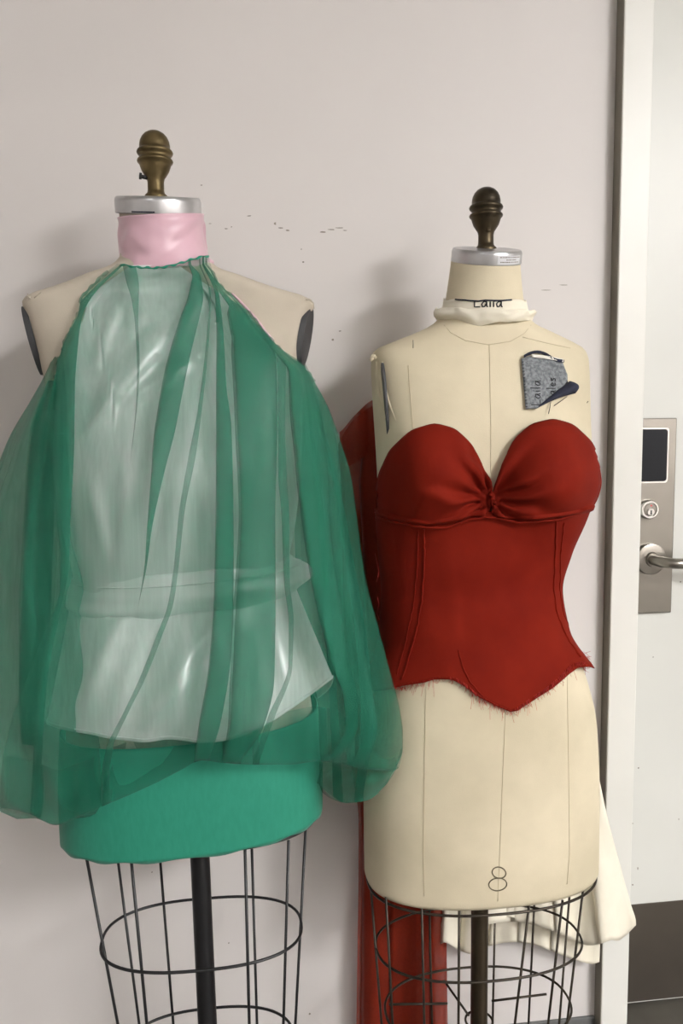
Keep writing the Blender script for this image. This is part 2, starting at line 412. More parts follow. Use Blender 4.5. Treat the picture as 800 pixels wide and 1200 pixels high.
# maker's label on the cap rim: paper with small print
m = MB(); R = .0500
def rim(a, z): return cc + rot @ Vector((R*math.cos(a), R*math.sin(a), z))
m.grid([[rim(-PI/2+.02+.85*k/10, z) for k in range(11)] for z in (.0025, .0135)])
lab = m.build('maker_label', MT['paper'], cap_); lab['label'] = 'white printed label'
R = .0502; m = MB()
for z, a0, a1 in ((.0115,.08,.80),(.0082,.28,.62),(.0052,.10,.78)):
    x = a0
    while x < a1:
        l = random.uniform(.02,.06); m.grid([[rim(-PI/2+x, zz), rim(-PI/2+x+l, zz)] for zz in (z-.0007, z+.0007)]); x += l+.015
R = .0500
o = m.build('cap_print', MT['mark'], cap_); o['kind'] = 'stuff'; o['label'] = 'lines of tiny print'
# seams: centre front, princess lines, neck seam
def seam(pts, r=.0005, mat=None, name='seam', off=.0002, tree=None, parent=None):
    pp = []
    for i in range(len(pts)-1):
        n = max(2, int(math.dist(pts[i], pts[i+1])/6))
        for k in range(n): t = k/n; pp.append(on(tree or RT, pts[i][0]+(pts[i+1][0]-pts[i][0])*t, pts[i][1]+(pts[i+1][1]-pts[i][1])*t, off))
    pp.append(on(tree or RT, pts[-1][0], pts[-1][1], off))
    return MB().tube(pp, r, 6).build(name, mat or MT['seam'], parent or rtorso)
seam([(573,404),(574,450),(575,500),(575,555)]); seam([(592,835),(588,930),(585,1010),(583,1056)])
seam([(499,805),(497,900),(496,1000),(497,1050)]); seam([(664,788),(666,900),(667,1000),(664,1036)])
seam([(520,381),(528,390),(545,399),(572,404),(598,400),(614,391),(622,381)])
seam([(478,428),(481,470),(484,505)]); seam([(612,395),(640,402),(668,408)], .0005)
# armhole plates
for (x0, y0, x1, y1, dx, s) in ((442,428,448,510,.004,-1), (655,424,657,500,-.002,1)):
    a, b = P(x0, y0, RY_), P(x1, y1, RY_); c = (a+b)/2; h = (a.z-b.z)/2
    m = MB(); rows = []
    for t in (-.0015, .0015):
        rows.append([c+Vector((t+(b.x-a.x)*(-math.sin(q))/2, .012*math.cos(q)-.040, h*math.sin(q))) for q in [2*PI*k/40 for k in range(40)]])
    st = m.grid(rows, True); m.cap(st, 40, True); m.cap(st+40, 40)
    m.build('armhole_plate', MT['plate'], rroot, sharp=40)
# bunched canvas at the shaded shoulder tip
for (x0, x1, r) in ((441,455,.0030),(448,466,.0022)):
    pts = [on(RT, x0+(x1-x0)*t*t, 424+74*t, -.0006) for t in [j/12 for j in range(13)]]
    MB().tube(pts, [r*math.sin(PI*(.15+.85*j/12))+.0004 for j in range(13)], 10).build('canvas_fold', MT['canvas'], rtorso)
pts = [P(433+8*t, 421-4*t+2*math.sin(t*9), RY_-.02) for t in [j/6 for j in range(7)]]
MB().tube(pts, [.001,.0026,.0032,.0030,.0034,.0026,.001], 8).build('shoulder_tip', MT['canvas'], rtorso)
# handwritten 8
m = MB()
for (cx, cy, rx, ry, tl) in ((584.5,1022.5,8,6.6,.15),(583,1036.2,10.5,7.4,-.1)):
    pts = []
    for k in range(30):
        a = 2*PI*k/29.2+.4; pts.append(on(RT, cx+rx*math.cos(a)+tl*ry*math.sin(a), cy+ry*math.sin(a), .0004))
    m.tube(pts, .0008, 6)
m.build('size_mark', MT['pencil'], rtorso)['label'] = 'handwritten number 8'
# pole, cage and base
def ellipse_pts(cx, cz, hw, d0, d1, Y, n=72, e=2.3):
    out = []
    for k in range(n):
        a = 2*PI*k/n; c, q = math.cos(a), math.sin(a)
        x = hw*math.copysign(abs(c)**(2/e), c); d = (d0 if q > 0 else d1)*math.copysign(abs(q)**(2/e), q)
        out.append(Vector((cx+x, Y-d, cz)))
    return out
def cage(root, Y, wires, rings, pole, wm, pm, r=.0021, pr=.0145, e=2.3, base_r=.20):
    # rings: (py, left px, right px, d)
    for (py, xl, xr, d) in rings:
        a, b = P(xl, py, Y), P(xr, py, Y)
        MB().tube(ellipse_pts((a.x+b.x)/2, (a.z+b.z)/2, (b.x-a.x)/2, d, d, Y, e=e), r, 8, closed=True).build('cage_ring', wm, root)
    def dep(px, py):
        T = sorted(rings); xl = tab(T, py, 1); xr = tab(T, py, 2); d = tab(T, py, 3)
        t = min(1, abs((px-(xl+xr)/2)/((xr-xl)/2))); return d*(1-t**e)**(1/e)
    low = 0
    for (x0, y0, x1, y1, s) in wires:
        a = P(x0, y0, Y-s*dep(x0, y0)*1.0); b = P(x1, y1, Y-s*dep(x1, y1)*1.0)
        for q in range(2):
            a = P(x0, y0, Y-s*dep(x0, y0 if s > 0 else y0)); b = P(x1, y1, Y-s*dep(x1, y1))
        e2 = b+(b-a)*((b.z-.17)/(a.z-b.z)); low = e2.z
        MB().tube([a, b, e2], r, 8).build('cage_wire', wm, root)
    p0, p1 = P(pole[0], pole[1], Y), P(pole[2], pole[3], Y)
    end = p1+(p1-p0)*((p1.z-.06)/(p0.z-p1.z))
    MB().tube([p0+(p0-p1)*.6, p1, end], pr, 24).build('pole', pm, root, sharp=50)
    MB().lathe([(.004,0),(pr*1.9,0),(pr*1.9,.03),(pr*1.3,.05),(pr*1.05,.06)], Vector((end.x, end.y, .05)), 28).build('pole_socket', pm, root, sharp=40)
    for k in range(4):
        a = PI/4+k*PI/2; v = Vector((math.cos(a), math.sin(a)*.62, 0)); c = Vector((end.x, end.y, 0))
        MB().tube([c+Vector((0,0,.085)), c+v*base_r*.5+Vector((0,0,.07)), c+v*base_r*.9+Vector((0,0,.055)), c+v*base_r+Vector((0,0,.04))], [.014,.012,.010,.009], 10).build('base_leg', pm, root)
        cst = MB(); cen = c+v*base_r+Vector((0,0,.018))
        cst.lathe([(.002,-.007),(.016,-.007),(.018,-.004),(.018,.004),(.016,.007),(.002,.007)], cen, 20, Matrix.Rotation(PI/2, 3, 'X')); cst.build('caster', wm, root, sharp=40)
    return end
cage(rroot, RY_,
 [(434,1036,447,1200,-.2),(452,1051,460,1200,1),(494,1064,497,1200,1),(503,1064,506,1200,-1),(538,1064,537,1200,1),(580,1064,577,1200,-1),
  (620,1060,603,1200,1),(626,1058,619,1200,-1),(659,1055,642,1200,1),(667,1051,655,1200,-1),(683,1043,664,1200,.2)],
 [(1024,431,691,.104),(1102,441,676,.092),(1178,452,664,.088)], (562,1060,561,1190), MT['wire'], MT['pole'], r=.0019, pr=.0132)
for (a, b, c, d, ya, yb) in ((520,1149,549,1190,.06,-.01),(456,1177,524,1176,-.02,-.02),(576,1173,640,1165,.02,.02)):
    MB().tube([P(a,b,RY_+ya), P(c,d,RY_+yb)], .0018, 8).build('cage_spoke', MT['wire'], rroot)
q = P(561,1196,RY_); MB().tube(ellipse_pts(q.x, q.z, .021, .021, .021, RY_, 32, 2.0), .0018, 8, closed=True).build('pole_ring', MT['wire'], rroot)

# ------------------------------------------------------------------ red bustier
broot = thing('bustier', (P(573,820,RY_).x, RY_-.1, P(573,820,RY_).z), 'dark red strapless bustier with gathered cups and frayed hem', 'bustier')
def ypoly(tbl, x): return tab(tbl, x, 1)
UB = [(430,598),(443,601),(462,607),(480,610),(500,613),(520,611),(545,604),(565,602),(585,605),(605,608),(625,607),(645,605),(665,601),(690,594),(705,590)]
HEM = [(440,808),(462,806),(480,803),(500,800),(515,796),(528,796),(545,804),(558,815),(572,823),(588,831),(600,835),(608,830),(625,818),(640,808),(652,798),(664,786),(672,780),(682,779),(694,783),(705,784)]
def solve(th, poly, lo, hi, off):
    for _ in range(26):
        mid = (lo+hi)/2; x, y = proj(RF.pt(th, mid, off))
        if y < ypoly(poly, x): lo = mid
        else: hi = mid
    return (lo+hi)/2
def bod(th, py, off):
    p = RF.pt(th, py, off)
    return p
NC = 150
def bustier_rows(nr, off, over_top=0):
    cols = []
    for k in range(NC):
        th = 2*PI*k/NC
        if math.sin(th) > -.25:
            a, b = solve(th, UB, 540, 660, off), solve(th, HEM, 700, 860, off)
        else: a, b = 590, 770
        cols.append((th, a-over_top, b))
    # smooth the hand-over to the back
    rows = []
    for i in range(nr+1):
        t = i/nr; row = []
        for k, (th, a, b) in enumerate(cols):
            py = a+(b-a)*t
            p = RF.pt(th, py, off)
            x, y = proj(p)
            wr = 0
            if math.sin(th) > 0:
                n3 = noise.noise(Vector((x*.02, y*.012, 3.1)))
                wr = .0022*n3 + .0016*noise.noise(Vector((x*.05, y*.02, 7.7)))
                # soft horizontal pull folds near the waist
                wr += .0022*math.sin((y-640+.22*(x-560))*.085)*math.exp(-((y-690)/60)**2)*math.exp(-((x-570)/70)**2)
                # side panels stand off a little at the hem
                wr += .016*sm(735, 790, y)*(sm(650, 690, x)+.5*sm(480, 450, x))
            row.append(p+Vector((0, -wr, 0))+Vector(((x-566)/130*.010*sm(750,800,y)*(1 if math.sin(th) > -.5 else 0),0,0)))
        rows.append(row)
    return rows
rows = bustier_rows(46, .0055, 4)
m = MB(); m.grid(rows, True); bodice = m.build('bodice', MT['red'], broot, solid=.0012)
BT = bvh([rtorso, bodice])
# cups: outline polygons filled by rings toward a centre, draped on the bust with gathers toward the middle knot
KNOT = (573, 583)
cupL = [(572,560),(562,541),(549,519),(531,503),(508,497),(482,505),(458,528),(446,555),(441,585),(443,603),(462,609),(490,613),(520,612),(548,605),(572,602),(574,583)]
cupR = [(573,583),(576,572),(584,548),(600,516),(620,498),(645,492),(668,498),(689,518),(701,545),(704,566),(699,585),(691,598),(662,603),(640,606),(610,609),(590,606),(574,602)]
def resample(poly, n):
    pts = [Vector(p) for p in poly]+[Vector(poly[0])]
    L = [0]
    for i in range(len(pts)-1): L.append(L[-1]+(pts[i+1]-pts[i]).length)
    out = []
    for k in range(n):
        s = L[-1]*k/n; i = 0
        while L[i+1] < s: i += 1
        out.append(pts[i].lerp(pts[i+1], (s-L[i])/(L[i+1]-L[i])))
    for _ in range(2): out = [(out[k-1]+out[k]*2+out[(k+1) % n])/4 for k in range(n)]
    return out
def cup(name, poly, cen, seed):
    N = 90; o = resample(poly, N); rows = []
    for i in range(27):
        s = 1-i/26*.985; row = []
        for p in o:
            x = cen[0]+(p.x-cen[0])*s; y = cen[1]+(p.y-cen[1])*s
            dx, dy = x-KNOT[0], y-KNOT[1]; r = math.hypot(dx, dy); a = math.atan2(dy, abs(dx))
            g = math.sin(a*12+seed+noise.noise(Vector((x*.03, y*.03, seed)))*2.2)*.0068*math.exp(-((r-20)/46)**2)*sm(2, 12, r)
            puff = .010*(1-s**3) + .004*sm(0,.12,1-s)
            base = on(BT, x, y, .004, RY_-.02)
            n2 = .0014*noise.noise(Vector((x*.03, y*.03, 9+seed)))
            row.append(base+Vector((0, -(puff*sm(6,46,r)+g+n2+.003), 0)))
        rows.append(row)
    m = MB(); st = m.grid(rows, True, flip=True); m.cap(st+26*N, N, True)
    return m.build(name, MT['red'], broot, solid=.0012)
c1 = cup('cup', cupL, (506, 560), 1.0); c1['label'] = 'gathered cup in shade'
c2 = cup('cup', cupR, (640, 555), 2.4); c2['label'] = 'gathered cup in light'
# knot gathers
m = MB(); kp = on(BT, 574, 584, .009)
for k in range(4):
    a = -.9+1.8*k/3
    m.tube([kp+Vector((.004*math.sin(k*2), -.002-.002*(k%2), .012*a)), kp+Vector((.003*math.cos(k), -.006, .009*a)), kp+Vector((.002,-.003,.006*a-.002))], [.0015,.0035,.0015], 8)
m.build('centre_gather', MT['red'], broot)
# seams of the bodice: underbust ridge, boning channels
BT2 = bvh([bodice, rtorso])
def ridge(pts, r, off=.001):
    pp = []
    for i in range(len(pts)-1):
        n = max(2, int(math.dist(pts[i], pts[i+1])/5))
        for k in range(n):
            t = k/n; x = pts[i][0]+(pts[i+1][0]-pts[i][0])*t; y = pts[i][1]+(pts[i+1][1]-pts[i][1])*t
            pp.append(on(BT2, x+random.uniform(-.5,.5), y+random.uniform(-.6,.6), off))
    return MB().tube(pp, [r*random.uniform(.75, 1.25) for _ in pp], 8).build('seam', MT['red'], broot)
ridge([(446,606),(462,610),(482,613),(505,616),(522,615),(548,607),(566,604),(588,607),(606,610),(628,608),(646,607),(668,602),(686,597)], .0017, .006)
ridge([(497,620),(497,660),(495,700),(488,740),(478,775),(468,802)], .0013)
ridge([(490,622),(489,665),(485,705),(476,750),(464,795)], .0008)
ridge([(651,610),(650,650),(648,690),(652,720),(664,748),(682,774)], .0014)
ridge([(660,612),(656,650),(655,690),(660,720),(672,748),(688,770)], .0008)
ridge([(537,762),(541,780),(551,800),(567,818),(585,829)], .0009)
# frayed hem and loose threads
m = MB()
for k in range(260):
    x = random.uniform(545, 690) if k % 4 else random.uniform(462, 545)
    y = ypoly(HEM, x)-1
    L = random.uniform(2, 7) if k % 9 else random.uniform(8, 20)
    dx = random.gauss(0, 2.5)
    a = on(BT2, x, y-2, .001); b = on(BT2, x+dx*.5, y+L*.5, .0035); c = on(BT2, x+dx, y+L, .0025+random.uniform(0,.004))
    m.tube([a, b, c], .00022, 3, caps=False)
for k in range(70):
    x = random.uniform(678, 689); y = random.uniform(764, 784)
    a = P(x, y, RY_-.03); m.tube([a, a+Vector((random.uniform(.001,.008), random.uniform(-.004,.002), random.uniform(-.005,.004)))], .00025, 3, caps=False)
for k in range(24):
    x = random.uniform(458, 474); a = on(BT2, x, 805, .001); m.tube([a, a+Vector((random.gauss(0,.003), -.002, -random.uniform(.002,.006)))], .00025, 3, caps=False)
for (x, y, pts) in ((440,600,((0,0),(10,-2),(18,-4),(26,-18))), (441,648,((0,0),(2,10),(0,22),(-3,34))), (439,700,((0,0),(2,8),(4,18),(2,26)))):
    m.tube([on(BT, x+a+3, y+b, .006, RY_-.04) for a, b in pts], .0003, 4)
o = m.build('frayed_threads', MT['thread'], broot); o['kind'] = 'stuff'

# ------------------------------------------------------------------ generic hanging sheet with real folds
def make_sheet(ytop, ybot, L, R, folds, depth, Y, nrows=120, seg=12, lift=.005, y0=None, y1=None, tuck=None):
    ya = y0; yb_ = y1; rows = []
    for i in range(nrows+1):
        v = i/nrows
        def yc(x): return ytop(x)+(ybot(x)-ytop(x))*v
        def fix(tbl, k=1):
            y = ya+(yb_-ya)*v
            for _ in range(4): y = yc(tab(tbl, y, k))
            return tab(tbl, y, 1), y
        xl, _ = fix(L); xr, _ = fix(R)
        seq = [(xl, 0.0)]; prev = xl; plift = 0.0; prevright = xl
        row = []
        for fd in folds:
            c, y = fix(fd); w_ = max(0.0, tab(fd, y, 2)); k = min(1.0, w_/6.0)
            a = max(prev+.5, c+w_/2); a = min(a, xr-.3)
            for j in range(1, seg+1):
                t = j/seg; x = prev+(a-prev)*t
                lf = plift*(1-sm(prevright, prevright+14, x)) if plift else 0
                seq.append((x, lf))
            b = max(xl, a-w_); base = 0.0
            nz = fd[0][3] if len(fd[0]) > 3 else 1
            for z in range(nz):
                b2 = b+(a-b)*.06*z
                for j in range(1, 6):
                    t = j/5; seq.append((a+(b2-a)*t, base+lift*k*(.15+.85*t)))
                base += lift*k
                if z < nz-1:
                    for j in range(1, 6):
                        t = j/5; seq.append((b2+(a-b2)*t, base+lift*k*(.15+.85*t)))
                    base += lift*k
            prev = b2; plift = base+lift*k; prevright = a
        for j in range(1, seg+1):
            t = j/seg; x = prev+(xr-prev)*t
            seq.append((x, plift*(1-sm(prevright, prevright+14, x)) if plift else 0))
        for x, lf in seq:
            y = yc(x); row.append(P(x, y, Y-depth(x, y, v)-lf))
        rows.append(row)
    return rows

# ------------------------------------------------------------------ red organza panel hanging behind the cream form
droot = thing('fabric_panel', (P(470,1150,-.05).x, -.05, .1), 'sheer rust red fabric panel hanging between the cream form and the wall', 'fabric')
yt = lambda x: tab([(380,512),(398,506),(415,487),(438,468),(470,462),(530,470)], x, 1)
rows = make_sheet(yt, lambda x: 1290+4*math.sin(x*.2), [(460,396),(520,398),(700,402),(900,412),(960,420),(1290,416)], [(460,530),(900,524),(1060,523),(1290,526)],
    [[(480,424,10),(520,430,14),(560,436,30),(700,440,26),(900,436,12),(1000,429,9),(1290,428,12)], [(480,470,10),(800,470,14),(1000,462,8),(1290,460,10)], [(480,520,4),(1000,506,5),(1290,507,8)]],
    lambda x, y, v: .012*math.sin(x*.13+.8*math.sin(y*.006))*(.3+.7*v)+.008, -.038, 90, 9, .004, 468, 1290)
m = MB(); m.grid(rows); m.build('cloth', MT['red_sheer'], droot)
# an upper folded corner
rows = make_sheet(lambda x: tab([(396,520),(412,494),(440,472)], x, 1), lambda x: tab([(396,552),(420,540),(442,520)], x, 1), [(460,397),(560,396)], [(460,441),(560,443)], [],
    lambda x, y, v: .012+.006*math.sin(x*.2), -.046, 14, 12, .003, 472, 550)
m = MB(); m.grid(rows); m.build('folded_corner', MT['red_sheer'], droot)
# doubled lower length seen through the cage
rows = make_sheet(lambda x: 600, lambda x: 1288, [(600,404),(900,416),(960,424),(1290,420)], [(600,522),(1290,523)], [], lambda x, y, v: -.016+.006*math.sin(x*.11+1), -.038, 40, 30, .003, 600, 1288)
m = MB(); m.grid(rows); m.build('lining_cloth', MT['red_sheer'], droot)

# ------------------------------------------------------------------ muslin skirt hung behind the cream form
sroot = thing('muslin_skirt', (P(640,1100,-.045).x, -.045, P(640,1100,-.045).z), 'cream muslin skirt with pleated ruffles hanging behind the cream form', 'skirt')
def pleat(x, v, k, ph): return abs(((x*k+ph) % 2)-1)-.5
hem1 = [(560,1085),(600,1080),(640,1088),(672,1102),(690,1108),(703,1106),(718,1101),(722,1103),(733,1096),(745,1084),(750,1080)]
rows = make_sheet(lambda x: 665, lambda x: tab(hem1, x, 1), [(665,572),(790,562),(900,562),(1100,566)], [(665,628),(720,642),(790,668),(840,682),(905,700),(960,712),(1020,728),(1060,739),(1082,745),(1105,743)],
    [[(665,592,3),(790,600,5),(1000,604,10),(1100,606,14)], [(665,608,3),(790,632,5),(1000,650,10),(1100,658,14)], [(665,620,2),(790,654,4),(960,684,6),(1030,698,12),(1100,709,16)]],
    lambda x, y, v: .004+.012*math.sin(x*.10+.4)*v+.003*noise.noise(Vector((x*.03, y*.02, 2)))+.010*v, -.05, 76, 9, .0045, 665, 1100)
m = MB(); m.grid(rows); m.build('skirt_panel', MT['muslin'], sroot, solid=.0008)
m = MB(); m.grid([[p+Vector((0,-.003,dz)) for p in (P(571+58*k/20, 665, -.062) for k in range(21))] for dz in (.022, -.006)]); m.build('waistband', MT['muslin'], sroot, solid=.002)
hem2 = [(498,1110),(508,1112),(520,1104),(535,1112),(552,1118),(575,1108),(600,1104),(622,1106),(640,1112),(660,1120),(680,1127),(698,1130),(705,1124)]
rows = make_sheet(lambda x: 1000, lambda x: tab(hem2, x, 1), [(1000,512),(1060,505),(1115,500)], [(1000,690),(1060,698),(1100,703),(1130,702)],
    [[(1000,525,4),(1120,520,10)], [(1000,548,4),(1120,545,12)], [(1000,580,4),(1120,578,12)], [(1000,612,4),(1120,612,12)], [(1000,650,4),(1120,652,14)]],
    lambda x, y, v: -.004+.009*math.sin(x*.16)*v+.004*noise.noise(Vector((x*.05, y*.04, 5))), -.036, 34, 8, .004, 1000, 1120)
m = MB(); m.grid(rows); m.build('ruffle', MT['muslin'], sroot, solid=.0008)
rows = make_sheet(lambda x: 1010, lambda x: tab([(560,1078),(590,1074),(620,1080),(650,1092),(690,1106)], x, 1), [(1010,566),(1100,562)], [(1010,676),(1100,694)],
    [[(1010,590,4),(1100,586,14)], [(1010,618,4),(1100,622,14)], [(1010,645,4),(1100,656,14)]],
    lambda x, y, v: .010+.010*math.sin(x*.2+1)*v, -.044, 30, 8, .004, 1010, 1090)
m = MB(); m.grid(rows); m.build('inner_ruffle', MT['muslin'], sroot, solid=.0008)

# ------------------------------------------------------------------ torn muslin strip around the neck, with writing
nroot = thing('muslin_strip', (P(568,365,RY_).x, RY_, P(568,365,RY_).z), 'torn muslin name strip wrapped around the cream form neck', 'strip')
NS = Form([(348,524,611,.050,.050,2,0,.2),(360,522,613,.052,.052,2,0,.15),(374,519,616,.056,.055,2,0,.1)], RY_)
def torn(th, a, s): return a*noise.noise(Vector((math.cos(th)*3, math.sin(th)*3, s)))
m = MB(); rows = []
for i in range(9):
    t = i/8; rows.append([NS.pt(2*PI*k/120, 351+torn(2*PI*k/120, 2.5, 1)*(1-t)+(374-351)*t, .003) for k in range(120)])
m.grid(rows, True); ub = m.build('upper_band', MT['muslin'], nroot, solid=.0006)
NT = bvh([ub])
NS2 = Form([(360,515,620,.064,.058,2,0,.12),(368,513,619,.065,.058,2,0,.1),(378,518,613,.062,.056,2,0,.08),(390,523,608,.058,.055,2,0,.06)], RY_)
m = MB(); rows = []
for i in range(13):
    t = i/12; row = []
    for k in range(140):
        th = 2*PI*k/140
        yb = 377+3*math.sin(th*1.0)+.55*torn(th, 8, 4)+(6*math.exp(-((th-2.0)/.30)**2)); ytp = 363+.6*torn(th, 4, 9)+2.0*math.cos(th-.5)
        row.append(NS2.pt(th, ytp+(yb-ytp)*t, .002+.002*math.sin(PI*t)+.0022*noise.noise(Vector((math.cos(th)*2.5, math.sin(th)*2.5, t*2.5)))+.003*math.exp(-((th-.15)/.3)**2)+.004*math.exp(-((th-2.95)/.25)**2)*(1-t)+.0045*(.25-abs(noise.noise(Vector((math.cos(th)*3.1, math.sin(th)*3.1, 5+t*1.3)))))))
    rows.append(row)
m.grid(rows, True); m.build('torn_band', MT['muslin'], nroot, solid=.0006)
seam([(525,344),(536,341.5),(548,342),(560,342.5),(575,343.5),(589,345)], .0011, MT['navy'], 'navy_edge', .002, NT, nroot)
GL = {'L': [[(0,1),(0,0),(.5,.02)]], 'a': [[(.45,.5),(.22,.56),(.03,.3),(.1,.03),(.28,.05),(.44,.4)],[(.45,.56),(.46,.08),(.56,0)]],
      'i': [[(.1,.5),(.1,0)],[(.1,.72),(.13,.78)]], 'l': [[(.1,1.1),(.1,0)]],
      'e': [[(.05,.28),(.4,.32),(.34,.5),(.15,.52),(.02,.28),(.12,.03),(.42,.08)]], 's': [[(.38,.5),(.15,.54),(.08,.4),(.32,.22),(.28,.03),(.02,.05)]]}
ADV = {'L': .62, 'a': .68, 'i': .3, 'l': .32, 'e': .55, 's': .5}
def write(word, mapf, r, name, mat, parent):
    m = MB(); x = 0
    for ch in word:
        for st in GL[ch]:
            pts = []
            for i in range(len(st)-1):
                for k in range(4):
                    t = k/4; pts.append(mapf(x+st[i][0]+(st[i+1][0]-st[i][0])*t, st[i][1]+(st[i+1][1]-st[i][1])*t))
            pts.append(mapf(x+st[-1][0], st[-1][1])); m.tube(pts, r, 5)
        x += ADV[ch]
    return m.build(name, mat, parent)
write('Laila', lambda gx, gy: on(NT, 556+gx*13, 360-gy*12, .0010), .0009, 'lettering', MT['ink'], nroot)['label'] = 'handwritten black lettering'

# ------------------------------------------------------------------ denim scrap pinned to the chest
q = on(RT, 635, 450, .003)
zroot = thing('denim_scrap', q, 'grey denim scrap with handwriting pinned to the cream form chest', 'fabric scrap')
def sc(u, v):
    xl, xr = 609.5+5*v, 657+5*min(1, v*1.6); x = xl+(xr-xl)*u
    yt_ = 422-5*math.sin(PI*min(1, u*1.15))+3*u*u
    yb_ = 480.5 if x < 628 else 480-(x-628)*.90
    return x, yt_+(yb_-yt_)*v
m = MB(); rows = []
for i in range(21):
    v = i/20; rows.append([on(RT, *sc(j/20, v), .0035+.002*math.sin(j*.4)*v) for j in range(21)])
m.grid(rows); scr = m.build('denim_back', MT['denim'], zroot, solid=.0012)
SB = bvh([scr])
# curled corner at the lower right, dark face outwards
m = MB(); rows = []
for i in range(13):
    t = i/12
    lo = (627+41.5*t, 480-17.5*t-2*math.sin(PI*t)); up = (628+36*t, 478.5-30*t)
    row = []
    for k in range(11):
        u = k/10; x = lo[0]+(up[0]-lo[0])*u+2.2*math.sin(PI*u)*t; y = lo[1]+(up[1]-lo[1])*u
        row.append(on(RT, x, y, .0045+.011*t*math.sin(PI*(.12+.83*u))))
    rows.append(row)
m.grid(rows); m.build('curled_flap', MT['navy'], zroot, solid=.001)['label'] = 'dark navy curled corner'
m = MB(); m.grid([[on(RT, 612+46*t, 423-7.5*math.sin(PI*min(1,t*1.15+.1))+3*t*t+dy, .0055) for t in [k/12 for k in range(13)]] for dy in (-2.4, 0.6)]); m.build('navy_hem', MT['navy'], zroot, solid=.001)
m = MB(); m.grid([[on(RT, 621+36*t, 419+2.5*t+3*t*t+dy, .0056) for t in [k/10 for k in range(11)]] for dy in (-1.6, 1.8)]); m.build('white_facing', MT['cotton'], zroot, solid=.0008)
m = MB()
for k in range(15):
    y = 426+52*k/14; a = on(RT, 611.2+4.6*k/14, y, .0048); m.tube([a+Vector((-.0018,0,0)), a+Vector((.0008,-.0005,.0004))], .0005, 5)
m.build('overlock_stitch', MT['ink'], zroot)
write('Laila', lambda gx, gy: on(SB, 632.5-gy*10.5, 474.5-gx*11.5, .0009), .0006, 'lettering', MT['ink'], zroot)['label'] = 'handwritten name'
write('ales', lambda gx, gy: on(SB, 650.5-gy*10, 463.5-gx*10.5, .0009), .0006, 'lettering', MT['ink'], zroot)['label'] = 'handwritten second word'
# pins and loose threads on the form
for (x0, y0, x1, y1, yy, lb) in ((648,476,661,466,None,'dark straight pin just below the denim scrap curl'), (644,472,640,487,None,'dark thread hanging below the denim scrap'),
        (684,476,689,470,RY_-.05,'upper of two dark pins at the cream form side'), (681,490,685,486,RY_-.05,'lower of two dark pins at the cream form side'), (484,400,484,410,None,'thin pin upright near the cream form shaded shoulder')):
    a = on(RT, x0, y0, .002) if yy is None else P(x0, y0, yy)
    b = on(RT, x1, y1, .006) if yy is None else P(x1, y1, yy-.004)
    mm = MB().tube([a, (a+b)/2+Vector((0,-.0008,0)), b], .00045, 6)
    th_ = 'thread' in lb
    tag(mm.build('loose_thread' if th_ else 'straight_pin', MT['slot']), lb, 'thread' if th_ else 'pin', None if th_ else 'pins in the cream form')

# ================================================================== grey form (left)
lroot = thing('dress_form', (P(232,1000,LY_).x, LY_, 0), 'aged grey canvas dress form on a black cage, under the green blouse', 'dress form')
LF = Form([
 (236, 139, 233, .050, .050, 2.0, 0, .27), (275, 141, 237, .051, .051, 2.0, 0, .22), (300, 141, 243, .053, .053, 2.0, 0, .15), (314, 128, 257, .056, .055, 2.1, 0, .08),
 (324, 104, 283, .054, .052, 2.4, 0, 0), (338, 68, 324, .046, .045, 2.8, 0, 0), (350, 33, 363, .042, .04, 3.2, 0, 0), (356, 28, 368, .044, .04, 3.2, 0, 0),
 (375, 33, 359, .054, .05, 3.0, 0, 0), (435, 52, 348, .082, .076, 2.6, 0, 0), (500, 66, 348, .104, .09, 2.4, .02, 0), (560, 74, 346, .118, .096, 2.3, .03, 0),
 (620, 84, 340, .108, .09, 2.3, .04, 0), (685, 96, 330, .094, .082, 2.3, .045, 0), (740, 92, 340, .098, .088, 2.3, .05, 0), (820, 80, 362, .106, .098, 2.4, .05, 0),
 (900, 77, 371, .108, .1, 2.4, .05, 0), (956, 79, 371, .106, .098, 2.4, .05, 0)], LY_)
m = MB(); rws = LF.rowsof(236, 950, 130, 112); rws.append([LF.pt(2*PI*k/112, 952, -.010) for k in range(112)])
st = m.grid(rws, True); m.cap(st+(len(rws)-1)*112, 112)
ltorso = m.build('torso', MT['canvas_old'], lroot)
finial('finial', lroot, 231, 154, 183, LY_, MT['brass'], True)
cap2, cc2, rot2 = neck_cap(lroot, 186, 251, .0555, .021, LY_, 15)
m = MB(); m.grid([[cc2+rot2 @ Vector((.0560*math.cos(a), .0560*math.sin(a), z)) for a in [-PI/2-.55+.55*k/8 for k in range(9)]] for z in (.0015, .0032)])
m.build('cap_mark', MT['navy'], cap2)['label'] = 'dark blue line on the cap'
for (x0, y0, x1, y1) in ((30,360,52,440),(363,360,352,430)):
    a, b = P(x0, y0, LY_-.004), P(x1, y1, LY_-.004); c = (a+b)/2; h = (a.z-b.z)/2*1.0; m = MB(); rows = []
    s = -1 if x0 < 200 else 1; SH = -.001 if s < 0 else .007
    for t in (-.005*s, .003*s):
        rows.append([c+Vector((t+(b.x-a.x)*(-math.sin(q))/2+SH*math.cos(q), .022*math.cos(q)-.006, h*math.sin(q))) for q in [2*PI*k/40 for k in range(40)]])
    st = m.grid(rows, True); m.cap(st, 40, s > 0); m.cap(st+40, 40, s < 0)
    m.build('armhole_plate', MT['plate'], lroot, sharp=40)
m = MB()
